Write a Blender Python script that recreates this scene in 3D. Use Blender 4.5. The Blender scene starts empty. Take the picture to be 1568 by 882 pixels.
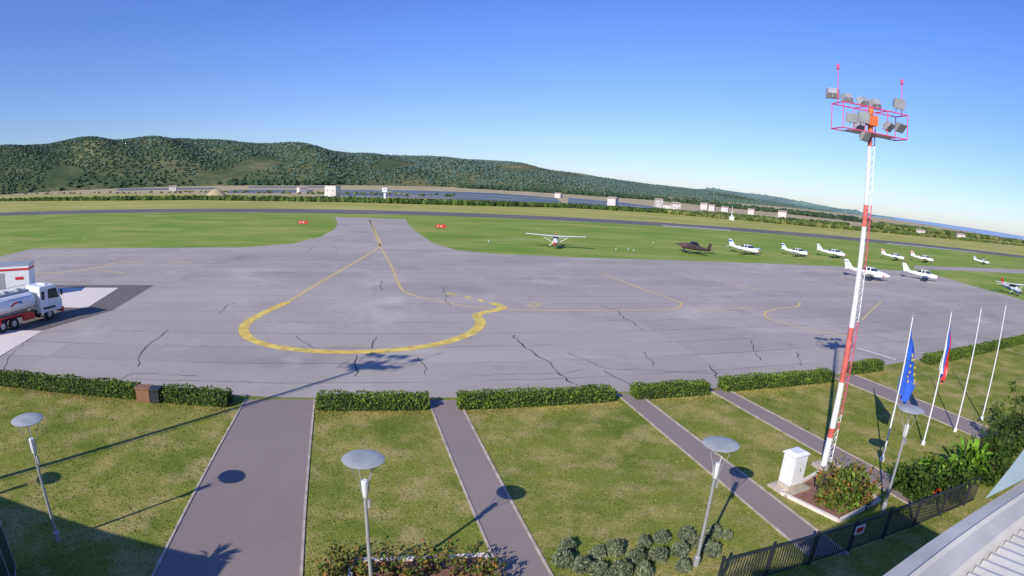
import bpy, math, random
import numpy as np
from mathutils import Vector, Matrix
from mathutils import noise as mn
import bmesh
random.seed(7); rng=np.random.default_rng(7)
rad=math.radians
# ---------------------------------------------------------------- survey model (lens calibration of the webcam)
F=900.0; P=rad(10.2); RO=rad(2.85); H=11.5
def ray(px,py):
    x=px-784.0; y=py-441.0; r=math.hypot(x,y) or 1e-6; th=r/F
    s=math.sin(th)/r; a=x*s; b=y*s; c=math.cos(th)
    a2=a*math.cos(RO)+b*math.sin(RO); b2=-a*math.sin(RO)+b*math.cos(RO)
    return (a2, c*math.cos(P)-b2*math.sin(P), -(b2*math.cos(P)+c*math.sin(P)))
def W(px,py,z=0.0):
    d=ray(px,py); t=(z-H)/min(d[2],-1e-4); return (d[0]*t,d[1]*t)
def HT(b,px,py):
    d=ray(px,py); t=math.hypot(*b)/math.hypot(d[0],d[1]); return H+d[2]*t
def AE(px,py):
    d=ray(px,py); return math.atan2(d[0],d[1]), math.atan2(d[2],math.hypot(d[0],d[1]))
ROW=rad(13.9)   # direction of hedge row / apron joints
U=Vector((math.cos(ROW),math.sin(ROW),0)); V=Vector((-math.sin(ROW),math.cos(ROW),0))
# ---------------------------------------------------------------- materials
def lin(r,g,b):
    f=lambda c:(c/255/12.92) if c/255<=.04045 else ((c/255+.055)/1.055)**2.4
    return (f(r),f(g),f(b),1)
class N:
    def __init__(s,name):
        s.m=bpy.data.materials.new(name); s.m.use_nodes=True; s.t=s.m.node_tree
        s.b=s.t.nodes['Principled BSDF']; s.tc=s.t.nodes.new('ShaderNodeTexCoord')
    def n(s,ty,**k):
        x=s.t.nodes.new(ty)
        for a,v in k.items(): setattr(x,a,v)
        return x
    def l(s,a,b): s.t.links.new(a,b)
    def noise(s,scale,detail=3,rough=.55,vec=None,dist=0):
        x=s.n('ShaderNodeTexNoise'); x.inputs['Scale'].default_value=scale; x.inputs['Detail'].default_value=detail
        x.inputs['Roughness'].default_value=rough; x.inputs['Distortion'].default_value=dist
        s.l(vec or s.tc.outputs['Object'],x.inputs['Vector']); return x.outputs['Fac']
    def ramp(s,fac,lo,hi):
        x=s.n('ShaderNodeMapRange'); x.inputs['From Min'].default_value=lo; x.inputs['From Max'].default_value=hi
        s.l(fac,x.inputs['Value']); return x.outputs['Result']
    def mix(s,fac,a,b,mode='MIX'):
        x=s.n('ShaderNodeMix',data_type='RGBA',blend_type=mode)
        if isinstance(fac,(int,float)): x.inputs[0].default_value=fac
        else: s.l(fac,x.inputs[0])
        for i,c in ((6,a),(7,b)):
            if isinstance(c,tuple): x.inputs[i].default_value=c
            else: s.l(c,x.inputs[i])
        return x.outputs[2]
    def math(s,op,a,b=0.0):
        x=s.n('ShaderNodeMath',operation=op)
        for i,c in ((0,a),(1,b)):
            if isinstance(c,(int,float)): x.inputs[i].default_value=c
            else: s.l(c,x.inputs[i])
        return x.outputs[0]
    def done(s,col,rough=.8,bump=None,bd=.02,spec=.3):
        if isinstance(col,tuple): s.b.inputs['Base Color'].default_value=col
        else: s.l(col,s.b.inputs['Base Color'])
        s.b.inputs['Roughness'].default_value=rough; s.b.inputs['Specular IOR Level'].default_value=spec
        if bump is not None:
            x=s.n('ShaderNodeBump'); x.inputs['Distance'].default_value=bd; x.inputs['Strength'].default_value=.8
            s.l(bump,x.inputs['Height']); s.l(x.outputs[0],s.b.inputs['Normal'])
        return s.m
def sc(c,k): return (min(c[0]*k,1),min(c[1]*k,1),min(c[2]*k,1),1)
def paint(name,c,rough=.4,var=.12,metal=0,scale=3):
    m=N(name); f=m.ramp(m.noise(scale,2),.3,.7)
    m.b.inputs['Metallic'].default_value=metal
    return m.done(m.mix(f,sc(c,1-var),sc(c,1+var*.5)),rough,spec=.5)
def grass(name,c1,c2,c3,s1,s2,bd=.04,fine=9,tr=(.35,.65),fc=(.6,1.35),stretch=None):
    m=N(name); vec=None
    if stretch:
        mp=m.n('ShaderNodeMapping'); mp.inputs['Rotation'].default_value=(0,0,-ROW); mp.inputs['Scale'].default_value=stretch; m.l(m.tc.outputs['Object'],mp.inputs[0]); vec=mp.outputs[0]
    a=m.ramp(m.noise(s1,4,.6,dist=.6,vec=vec),*tr); b=m.ramp(m.noise(s2,4,.65,vec=vec),.45,.7)
    c=m.mix(a,c1,c2); c=m.mix(m.math('MULTIPLY',b,.8),c,c3)
    f=m.noise(fine,3,.8); g=m.mix(m.ramp(f,.25,.75),(fc[0],fc[0],fc[0],1),(fc[1],fc[1],fc[1],1))
    c=m.mix(1.0,c,g,'MULTIPLY')
    return m.done(c,.95,f,bd,.08)
def asphalt(name,c1,c2,joint=0,fine=14,spec=.2):
    m=N(name); n1=m.ramp(m.noise(.06,4,.6,dist=.8),.3,.7); n2=m.ramp(m.noise(.5,4,.7),.3,.75)
    c=m.mix(n1,c1,c2); c=m.mix(m.math('MULTIPLY',n2,.25),c,sc(c1,1.3))
    f=m.noise(fine,2,.8); c=m.mix(1.0,c,m.mix(m.ramp(f,.2,.8),(.84,.84,.84,1),(1.14,1.14,1.14,1)),'MULTIPLY')
    if joint:
        mp=m.n('ShaderNodeMapping'); mp.inputs['Rotation'].default_value=(0,0,-ROW); m.l(m.tc.outputs['Object'],mp.inputs[0])
        sp=m.n('ShaderNodeSeparateXYZ'); m.l(mp.outputs[0],sp.inputs[0])
        wob=m.math('MULTIPLY',m.noise(.25,4,.75),.9)
        yv=m.math('ADD',sp.outputs['Y'],wob)
        q=m.math('DIVIDE',yv,joint)
        ln=m.math('LESS_THAN',m.math('FRACT',q),.11/joint)
        gate=m.ramp(m.noise(.09,2,.6),.38,.54)
        c=m.mix(m.math('MULTIPLY',m.math('MULTIPLY',ln,gate),.55),c,(.07,.066,.065,1))
        wn=m.n('ShaderNodeTexWhiteNoise',noise_dimensions='2D'); cb=m.n('ShaderNodeCombineXYZ')
        m.l(m.math('FLOOR',q),cb.inputs[0]); m.l(m.math('FLOOR',m.math('DIVIDE',sp.outputs['X'],23.0)),cb.inputs[1]); m.l(cb.outputs[0],wn.inputs['Vector'])
        c=m.mix(1.0,c,m.mix(wn.outputs['Value'],(.90,.90,.91,1),(1.04,1.04,1.035,1)),'MULTIPLY')
        sm=m.noise(.06,5,.7,dist=1.5)
        c=m.mix(m.math('MULTIPLY',m.ramp(sm,.55,.70),.42),c,(.60,.54,.47,1))
        st=m.noise(.11,4,.65); c=m.mix(m.math('MULTIPLY',m.ramp(st,.56,.74),.4),c,(.15,.14,.135,1))
    return m.done(c,.9,f,.008,spec)
def foliage(name,cs,scale=.5,rough=.7,lo=(.62,.62,.66,1),hi=(1.3,1.3,1.15,1)):
    m=N(name); g=m.n('ShaderNodeNewGeometry'); r=m.n('ShaderNodeValToRGB')
    r.color_ramp.elements[0].color=cs[0]; r.color_ramp.elements[1].color=cs[-1]
    if len(cs)>2:
        e=r.color_ramp.elements.new(.55); e.color=cs[1]
    m.l(g.outputs['Random Per Island'],r.inputs[0])
    f=m.mix(m.ramp(m.noise(scale,3),.3,.7),lo,hi)
    c=m.mix(1.0,r.outputs[0],f,'MULTIPLY')
    return m.done(c,rough,spec=.1)
M={}
M['meadow']=grass('meadow_grass',lin(150,156,74),lin(176,170,92),lin(196,180,118),.012,.02,.05,1.2,fc=(.8,1.15),stretch=(1,3.5,1))
M['field']=grass('airfield_grass',lin(116,144,54),lin(140,154,68),lin(170,168,98),.03,.05,.05,2.5,fc=(.72,1.22),stretch=(1,2.2,1))
M['lawn']=grass('lawn_grass',lin(104,120,44),lin(138,142,62),lin(190,168,112),.28,.5,.06,9,(.3,.62),(.55,1.38))
M['tuft']=foliage('grass_tufts',[lin(76,92,28),lin(112,124,46),lin(146,150,70)],.4,.9)
M['straw']=foliage('dry_grass',[lin(134,128,66),lin(162,148,86),lin(184,164,108)],.4,.9)
M['apron']=asphalt('apron_asphalt',lin(162,153,143),lin(180,169,157),3.6)
M['runway']=asphalt('runway_asphalt',lin(104,100,100),lin(116,112,112),spec=.1)
M['path']=asphalt('path_asphalt',lin(136,123,116),lin(150,136,128),fine=20)
M['dark']=asphalt('dark_asphalt',lin(110,102,97),lin(120,112,106))
M['conc']=asphalt('concrete',lin(218,206,192),lin(232,220,205))
M['kerb']=paint('kerb_concrete',lin(188,174,156),.9,.3,0,2)
M['yel']=paint('yellow_paint',lin(228,198,92),.7,.3,0,1.2)
M['yelf']=paint('faded_yellow_paint',lin(212,184,118),.8,.12,0,1)
M['whm']=paint('white_marking',lin(222,220,214),.7,.1)
M['crack']=paint('tar',(.06,.055,.055,1),.7)
M['white']=paint('white_paint',(.8,.8,.78,1),.35,.06)
M['grey']=paint('grey_metal',(.42,.42,.42,1),.4,.08,.3)
M['lamp']=paint('lamp_disc',(.38,.39,.38,1),.55,.2,0,2)
M['dk']=paint('dark_metal',(.03,.032,.04,1),.5)
M['rub']=paint('rubber',(.02,.02,.02,1),.8)
M['glass']=paint('window_glass',(.02,.03,.045,1),.08)
M['red']=paint('red_paint',(.62,.03,.03,1),.4)
M['mred']=paint('mast_red',(.72,.15,.12,1),.6,.3)
M['pink']=paint('frame_red',(.72,.08,.2,1),.5)
M['blue']=paint('blue_paint',(.03,.1,.45,1),.5)
M['euf']=paint('flag_blue',(.02,.10,.55,1),.8)
M['star']=paint('star_yellow',(.85,.65,.03,1),.7)
M['orange']=paint('orange',(.8,.18,.05,1),.5)
M['brown']=paint('brown_box',(.26,.13,.07,1),.7)
M['olive']=paint('dark_camouflage',(.09,.06,.05,1),.6,.4)
M['wall']=paint('house_wall',(.62,.57,.52,1),.9,.15,0,.3)
M['roofr']=paint('roof_tile',(.44,.33,.27,1),.9,.15,0,.3)
M['hedge']=foliage('hedge_leaves',[(.06,.10,.012,1),(.11,.175,.024,1),(.19,.25,.05,1)],.8)
M['dhedge']=foliage('dark_shrub_leaves',[(.025,.05,.01,1),(.05,.09,.015,1),(.11,.16,.03,1)],.8)
M['core']=paint('shrub_core',(.025,.04,.008,1),.9)
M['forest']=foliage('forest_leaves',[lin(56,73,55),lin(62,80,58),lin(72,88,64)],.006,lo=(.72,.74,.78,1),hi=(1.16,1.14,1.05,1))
M['forestf']=foliage('haze_tinted_forest_leaves',[lin(78,99,90),lin(86,108,93),lin(96,116,96)],.004,lo=(.9,.9,.93,1),hi=(1.06,1.06,1.03,1))  # bluish aerial haze painted into the leaf colours
M['hill']=grass('hill_ground',lin(68,86,58),lin(88,98,66),lin(136,128,92),.006,.008,1.0,.08)
M['farf']=foliage('far_forest',[lin(100,126,124),lin(110,134,128)],.003)  # pale distance haze put into the leaf colour
M['farh']=grass('far_hill_ground',lin(106,132,126),lin(120,142,130),lin(134,152,130),.002,.003,1,.02)  # ground colour carries the same painted distance haze
M['bushl']=foliage('reed_leaves',[lin(62,80,40),lin(88,102,52),lin(128,126,76)],.05)
M['hrow']=foliage('hedgerow_leaves',[lin(48,66,34),lin(66,86,40),lin(92,108,54)],.05)
M['rust']=foliage('rust_leaves',[lin(104,84,60),lin(126,100,70)],.05)
M['lav']=foliage('lavender_leaves',[(.09,.11,.06,1),(.16,.19,.11,1),(.26,.29,.19,1)],2)
M['rose']=foliage('rose_leaves',[(.06,.10,.02,1),(.13,.17,.035,1),(.34,.13,.05,1)],2)
M['ban']=foliage('broad_leaves',[(.04,.10,.01,1),(.11,.24,.02,1),(.26,.44,.05,1)],2)
M['bark']=paint('bark',(.1,.07,.05,1),.9)
M['soil']=paint('bed_soil',lin(140,100,84),.95,.3,0,3)
M['salt']=grass('saltpan_mud',lin(184,166,130),lin(164,154,112),lin(204,184,150),.008,.014,.02,.3,stretch=(1,3,1),fc=(.85,1.1))
m=N('saltpan_water'); M['water']=m.done(m.mix(m.ramp(m.noise(.01),.3,.7),lin(92,104,112),lin(114,124,130)),.6,spec=.15)
m=N('sea_water'); M['sea']=m.done(m.mix(m.ramp(m.noise(.002),.3,.7),lin(150,174,200),lin(158,182,206)),.6,spec=.2)
M['metalroof']=paint('roof_metal',(.50,.49,.46,1),.5,.12,.1)
M['gutter']=paint('roof_edge',(.52,.50,.46,1),.6,.18,0,2)
M['build']=paint('render_wall',(.6,.58,.54,1),.9,.06)
M['canopy']=paint('canopy_panel',(.50,.60,.52,1),.5,.06)
# ---------------------------------------------------------------- mesh builder
class MB:
    def __init__(s): s.v=[]; s.f=[]; s.mi=[]; s.mats=[]; s.n=0; s.T=Matrix.Identity(4)
    def mat(s,k):
        if k not in s.mats: s.mats.append(k)
        return s.mats.index(k)
    def add(s,vs,fs,k):
        T=s.T
        vs=np.asarray(vs,float).reshape(-1,3)
        if T!=Matrix.Identity(4):
            A=np.array(T); vs=vs@A[:3,:3].T+A[:3,3]
        i=s.mat(k); s.v.append(vs); 
        for f in fs: s.f.append([q+s.n for q in f])
        s.mi+= [i]*len(fs); s.n+=len(vs)
    def box(s,c,d,k,rz=0,ry=0,rx=0):
        R=Matrix.Rotation(rz,3,'Z')@Matrix.Rotation(ry,3,'Y')@Matrix.Rotation(rx,3,'X')
        vs=[Vector(c)+R@Vector((x*d[0]/2,y*d[1]/2,z*d[2]/2)) for x in(-1,1) for y in(-1,1) for z in(-1,1)]
        s.add([tuple(v) for v in vs],[(0,1,3,2),(4,6,7,5),(0,4,5,1),(2,3,7,6),(0,2,6,4),(1,5,7,3)],k)
    def tube(s,a,b,r,k,r2=None,n=8):
        a=Vector(a);b=Vector(b);d=b-a; r2=r if r2 is None else r2
        q=d.to_track_quat('Z','Y'); vs=[]
        for p,rr in((a,r),(b,r2)):
            for i in range(n):
                t=2*math.pi*i/n; vs.append(tuple(p+q@Vector((math.cos(t)*rr,math.sin(t)*rr,0))))
        fs=[(i,(i+1)%n,n+(i+1)%n,n+i) for i in range(n)]+[tuple(range(n-1,-1,-1)),tuple(range(n,2*n))]
        s.add(vs,fs,k)
    def loft(s,rings,k,cap=True):
        n=len(rings[0]); vs=[p for r in rings for p in r]; fs=[]
        for j in range(len(rings)-1):
            for i in range(n):
                fs.append((j*n+i,j*n+(i+1)%n,(j+1)*n+(i+1)%n,(j+1)*n+i))
        if cap: fs+=[tuple(range(n-1,-1,-1)),tuple(range((len(rings)-1)*n,len(rings)*n))]
        s.add(vs,fs,k)
    def lathe(s,c,prof,k,n=20):
        s.loft([[(c[0]+r*math.cos(2*math.pi*i/n),c[1]+r*math.sin(2*math.pi*i/n),c[2]+z) for i in range(n)] for r,z in prof],k)
    def leaves(s,pts,size,k,up=0.0,asp=1.6):
        pts=np.asarray(pts); n=len(pts)
        a=rng.normal(size=(n,3)); a[:,2]+=up; a/=np.linalg.norm(a,axis=1)[:,None]
        b=np.cross(a,rng.normal(size=(n,3))); b/=np.linalg.norm(b,axis=1)[:,None]
        sz=size*rng.uniform(.6,1.3,(n,1)); a=a*sz*asp/2; b=b*sz/2
        vs=np.stack([pts-a,pts+b*.9,pts+a,pts-b*.9],1).reshape(-1,3)
        s.add(vs,[(4*i,4*i+1,4*i+2,4*i+3) for i in range(n)],k)
    def done(s,name,bevel=0,smooth=False):
        me=bpy.data.meshes.new(name); me.from_pydata(np.concatenate(s.v).tolist(),[],s.f)
        for k in s.mats: me.materials.append(M[k])
        me.polygons.foreach_set('material_index',s.mi)
        o=bpy.data.objects.new(name,me); bpy.context.scene.collection.objects.link(o)
        if bevel:
            b=o.modifiers.new('Bevel','BEVEL'); b.width=bevel; b.segments=2; b.limit_method='ANGLE'
        if smooth:
            me.polygons.foreach_set('use_smooth',[True]*len(me.polygons))
            try: me.set_sharp_from_angle(angle=rad(38))
            except Exception: pass
        me.update(); return o
def poly(name,pts,z,k):
    b=MB(); b.add([(p[0],p[1],z) for p in pts],[tuple(range(len(pts)))],k); return b.done(name)
def PW(l): return [W(*p) for p in l]
def smooth_line(pts,n=8):
    P_=[pts[0]]+list(pts)+[pts[-1]]; out=[]
    for i in range(1,len(P_)-2):
        p0,p1,p2,p3=[np.array(P_[i+j-1],float) for j in range(4)]
        for t in np.linspace(0,1,n,endpoint=False):
            out.append(tuple(.5*((2*p1)+(-p0+p2)*t+(2*p0-5*p1+4*p2-p3)*t*t+(-p0+3*p1-3*p2+p3)*t**3)))
    out.append(tuple(pts[-1])); return out
def strip(b,pts,w,z,k,jit=0):
    pts=[Vector((p[0],p[1])) for p in pts]; L=[];R=[]
    for i,p in enumerate(pts):
        d=(pts[min(i+1,len(pts)-1)]-pts[max(i-1,0)]); d.normalize(); nrm=Vector((-d.y,d.x))
        ww=w*(1+jit*random.uniform(-1,1))/2
        L.append((p.x+nrm.x*ww,p.y+nrm.y*ww,z)); R.append((p.x-nrm.x*ww,p.y-nrm.y*ww,z))
    n=len(pts); b.add(L+R,[(i,i+1,n+i+1,n+i) for i in range(n-1)],k)
def kerb(b,p,q,w=.12,h=.1,k='kerb'):
    p=Vector((p[0],p[1],0));q=Vector((q[0],q[1],0)); d=q-p
    b.box(((p.x+q.x)/2,(p.y+q.y)/2,h/2),(d.length,w,h),k,rz=math.atan2(d.y,d.x))
# ---------------------------------------------------------------- ground
b=MB(); g=40000; b.add([(-g,-g,0),(g,-g,0),(g,g,0),(-g,g,0)],[(0,1,2,3)],'meadow'); b.done('ground')
def pol(a,D): return (D*math.sin(rad(a)),D*math.cos(rad(a)))
r0=Vector(W(0,328)); r1=Vector(W(1450,380)); rd=(r1-r0).normalized(); rn=Vector((-rd.y,rd.x))
def RW(s,o): q=r0+rd*s+rn*o; return (q.x,q.y)
poly('airfield_grass',[RW(-400,-9),RW(1500,-9),(400,20),(80,5),(-80,5),(-500,20)],.008,'field')
poly('runway',[RW(-500,-11),RW(1400,-11),RW(1400,11),RW(-500,11)],.016,'runway')
near=[(-200,546),(0,574),(210,597),(350,606),(485,610),(650,610),(940,601),(1085,596),(1275,575),(1352,560),(1568,522),(1750,482)]
apr=near+[(1750,478),(1568,460),(1500,441),(1445,425),(1400,416),(1300,409),(1100,401),(900,395),(760,389),(700,383),(665,373),(640,357),(626,345),(622,336),(513,332),(517,343),(512,351),(490,363),(450,373),(370,379),(200,380),(50,381),(0,393),(-200,398)]
poly('apron',PW(apr),.024,'apron')
poly('taxiway',PW([(1400,412),(1750,428),(1750,418),(1568,413),(1400,407)]),.020,'apron')
poly('lawn',PW(near)+[(60,-25),(-60,-25)],.012,'lawn')
poly('fuel_pad_asphalt',PW([(-80,437),(236,437),(172,476),(60,508),(0,548),(-120,565)]),.030,'dark')
poly('fuel_pad_concrete',PW([(90,441),(182,441),(133,472),(60,470)]),.036,'conc')
poly('fuel_pad_slab',PW([(-80,505),(65,507),(0,546),(-80,552)]),.036,'conc')
# markings
b=MB()
lp=[(440,463),(405,479),(382,492),(373,504),(383,519),(420,531),(480,538),(550,539.5),(620,535),(680,525),(722,510),(736,495),(730,484),(740,479),(762,475),(768,470),(752,464)]
strip(b,smooth_line(PW(lp)),.85,.032,'yel',.06)
for s_ in ([(740,462),(733,459)],[(722,457),(710,454)],[(700,452),(682,449)]): strip(b,PW(s_),.5,.032,'yel')
for l_,w in (([(440,463),(500,427),(560,392),(582,375),(577,360),(566,337)],.36),([(566,337),(580,372),(598,405),(612,438),(624,449),(650,457),(720,470),(790,475),(900,476),(1000,475),(1035,472),(1043,465),(1030,459),(985,443),(922,419)],.28),
   ([(810,464),(826,465),(818,470),(806,466)],.3),([(1225,463),(1220,470),(1190,473),(1172,479),(1180,489),(1240,505),(1300,515)],.28),([(1060,476),(1110,474),(1160,473)],.25),
   ([(0,409),(50,418),(110,416),(150,410),(180,402),(225,401)],.45),([(255,401),(296,402)],.4),([(150,415),(190,418)],.4),([(1350,462),(1335,475),(1320,490)],.22),([(1080,425),(1130,436),(1170,446)],.22),([(50,391),(140,392)],.3)):
    strip(b,smooth_line(PW(l_)),w,.028,'yelf')
b.done('apron_markings')
b=MB(); strip(b,PW([(1312,533),(1372,551)]),.3,.03,'whm')
strip(b,PW([(925,420),(985,444)]),.2,.031,'yelf')
for a_,c_ in ((1042,1155),(1378,1482)):
    ya=np.interp(a_,[1042,1482],[352,384]); yc=np.interp(c_,[1042,1482],[352,384])
    s0=(Vector(W(a_,ya))-r0).dot(rd); s1=(Vector(W(c_,yc))-r0).dot(rd)
    b.add([(*RW(s0,-10.5),.024),(*RW(s1,-10.5),.024),(*RW(s1,-8),.024),(*RW(s0,-8),.024)],[(0,1,2,3)],'whm')
s=-100
while s<900:
    b.add([(*RW(s,-.3),.024),(*RW(s+25,-.3),.024),(*RW(s+25,.3),.024),(*RW(s,.3),.024)],[(0,1,2,3)],'yelf'); s+=60
b.done('runway_markings')
def rough(pts,n=7,a=.12):
    o=[]
    for i in range(len(pts)-1):
        for t in np.linspace(0,1,n,endpoint=False):
            x=pts[i][0]*(1-t)+pts[i+1][0]*t+random.gauss(0,a); y=pts[i][1]*(1-t)+pts[i+1][1]*t+random.gauss(0,a); o.append((x,y))
    return o+[pts[-1]]
def crackline(pts,step=.55,amp=.11):
    o=[]
    for i in range(len(pts)-1):
        p=Vector(pts[i]);q=Vector(pts[i+1]); d=q-p; L=d.length; n=max(2,int(L/step)); nn=Vector((-d.y,d.x))/L
        for j in range(n):
            v=p+d*j/n+nn*random.uniform(-amp,amp)*1.2; o.append((v.x,v.y))
    return o+[pts[-1]]
b=MB()
for l_,w in (([(212,562),(216,540),(238,520),(258,506)],.11),([(545,577),(546,560),(546,545)],.12),([(785,514),(800,530),(843,556),(858,574),(878,588)],.11),([(920,468),(945,476),(955,489)],.1),([(925,568),(960,588),(975,598)],.1),([(985,540),(996,553),(1000,560)],.1),
  ([(455,515),(462,524),(492,537)],.08),([(575,516),(570,535)],.08),([(678,440),(684,462),(690,470)],.07),([(1085,560),(1097,572),(1098,580)],.1),([(960,488),(985,505)],.08),([(1150,520),(1155,540),(1165,552)],.08),([(585,430),(583,445)],.08),([(335,480),(345,470),(360,463)],.08),([(1220,540),(1228,560)],.09),
  ([(180,585),(205,572),(300,576)],.06),([(640,548),(650,560),(652,575)],.06),([(510,375),(515,383)],.08),([(480,378),(470,386)],.08),([(870,540),(925,565),(1010,568),(1100,572)],.07),([(0,575),(20,540),(60,508)],.07),([(720,575),(860,572),(900,566)],.05)):
    strip(b,crackline(PW(l_)),w*.85,.0285,'crack',.5)
b.done('apron_cracks')
# ---------------------------------------------------------------- garden paths + kerbs
paths=[[(376,612),(482,612),(461,900),(226,900)],[(655,612),(703,614),(855,900),(775,900)],[(944,604),(976,602),(1300,850),(1238,852)],[(1086,598),(1112,596),(1440,770),(1395,775)],[(1276,578),(1308,574),(1530,662),(1500,672)]]
b=MB(); kb=MB(); PQ=[]
for i,q in enumerate(paths):
    pq=PW(q); PQ.append(pq); b.add([(p[0],p[1],.018) for p in pq],[(0,1,2,3)],'path')
    kerb(kb,pq[0],pq[3],.09,.05); kerb(kb,pq[1],pq[2],.09,.05)
b.done('garden_paths'); kb.done('path_kerbs')
# ---------------------------------------------------------------- hedges
HL=[]
def hedge(p,q,h=.72,w=1.0):
    b=MB(); A=Vector((*W(*p),0)); B=Vector((*W(*q),0)); HL.append((A,B)); d=B-A; L=d.length; d.normalize(); nv=Vector((-d.y,d.x,0))
    n=max(4,int(L/.5)); rings=[]
    for i in range(n+1):
        c=A+d*(L*i/n)+nv*(w/2); e=(.85 if i in(0,n) else 1); hh=(h-.06)*e+random.uniform(-.04,.03); ww=(w/2-.07)*e
        rings.append([tuple(c+nv*a*ww+Vector((0,0,z*hh))) for a,z in ((-1,0),(-1,.55),(-.95,.93),(-.6,1),(.6,1),(.95,.93),(1,.55),(1,0))])
    b.loft(rings,'core')
    N_=int(L*520); t=rng.uniform(0,L,N_); s=rng.uniform(0,2*h+w,N_); pts=[]
    ph=random.uniform(0,9)
    for a,c in zip(t,s):
        nz=mn.noise(Vector((a*1.3+ph*7,c*1.5,0)))
        hb=h*(1+.04*math.sin(a*2.1+ph)+.08*nz); j=random.gauss(0,.035)+.05*nz
        if c<h: o=-w/2-j; z=c/h*hb
        elif c<h+w: o=c-h-w/2; z=hb+j
        else: o=w/2+j; z=(2*h+w-c)/h*hb
        v=A+d*a+nv*(w/2+o); pts.append((v.x,v.y,max(.02,z)))
    for e in (0,L):
        for _ in range(int(420*h*w)):
            v=A+d*(e+random.gauss(0,.04))+nv*random.uniform(0,w); pts.append((v.x,v.y,random.uniform(.02,h)))
    b.leaves(pts,.08,'hedge'); b.done('hedge')
for p,q in (((-150,570),(206,613)),((243,617),(347,625)),((486,630),(656,629)),((705,629),(941,616)),((975,613),(1086,606)),((1111,601),(1276,586)),((1305,575),(1353,568)),((1425,560),(1568,527)),((1568,527),(1700,487))): hedge(p,q)
def inquad(x,y,q):
    s=0
    for i in range(4):
        a=q[i];c=q[(i+1)%4]; cr=(c[0]-a[0])*(y-a[1])-(c[1]-a[1])*(x-a[0])
        if s==0: s=1 if cr>0 else -1
        elif (cr>0)!=(s>0): return False
    return True
b=MB(); pg=[];ps=[]
hA=Vector((*W(486,630),0)); 
while len(pg)+len(ps)<34000:
    a=random.uniform(-28,30); c=random.uniform(-17,-.05); v=hA+U*(a+8)+V*c
    if any(inquad(v.x,v.y,q) for q in PQ): continue
    if v.y<7: continue
    nz=mn.noise(Vector((v.x*.45,v.y*.45,3)))+.5*mn.noise(Vector((v.x*1.3,v.y*1.3,8)))
    (ps if nz>.34 else pg).append((v.x,v.y,.02))
for A,B in HL[:7]:
    d=(B-A); L=d.length; d.normalize(); nv=Vector((-d.y,d.x,0))
    for _ in range(int(L*260)):
        v=A+d*random.uniform(-.2,L+.2)-nv*abs(random.gauss(0,.5)); 
        if any(inquad(v.x,v.y,q) for q in PQ): continue
        ps.append((v.x,v.y,.02))
b.leaves(pg,.05,'tuft',.8,1.8); b.leaves(ps,.045,'straw',.5,1.8); b.done('lawn_grass_tufts')
for c,k in (((218,616),'brown'),((236,618),'dk')):
    b=MB(); p=W(*c); b.box((p[0],p[1]+.3,.38),(.8 if k=='brown' else .5,.6,.7),k,rz=ROW); b.box((p[0],p[1]+.3,.76),(.9 if k=='brown' else .6,.7,.08),k,rz=ROW)
    for z in (.2,.45): b.box((p[0],p[1]+.3,z),(.83 if k=='brown' else .53,.63,.03),k,rz=ROW)
    b.done('wooden_box' if k=='brown' else 'litter_bin',bevel=.02)
# ---------------------------------------------------------------- lamps
def lamp(x,y,h=4.45):
    b=MB(); b.T=Matrix.Translation((x,y,0))
    b.lathe((0,0,0),[(.11,0),(.11,.35),(.06,.4),(.05,3.3)],'grey',12)
    b.lathe((0,0,3.3),[(.055,0),(.085,.12),(.1,.5),(.08,.52)],'white',12)
    for i in range(4):
        a=math.pi/4+i*math.pi/2; c,s=math.cos(a),math.sin(a)
        b.tube((.06*c,.06*s,3.25),(.16*c,.16*s,3.75),.012,'grey',n=5); b.tube((.16*c,.16*s,3.75),(.42*c,.42*s,h-.03),.012,'grey',n=5)
    b.lathe((0,0,h),[(.5,-.04),(.56,-.02),(.57,.0),(.5,.03),(.25,.045),(.02,.05)],'lamp',32)
    b.box((.1,0,3.1),(.07,.08,.25),'grey')
    b.done('street_lamp',smooth=True)
for p in ((90,828),(570,905),(1065,866),(1352,782)): lamp(*W(*p))
q=W(158,751); lamp(q[0]-4.4-2.5,q[1]-6.7)
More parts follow.
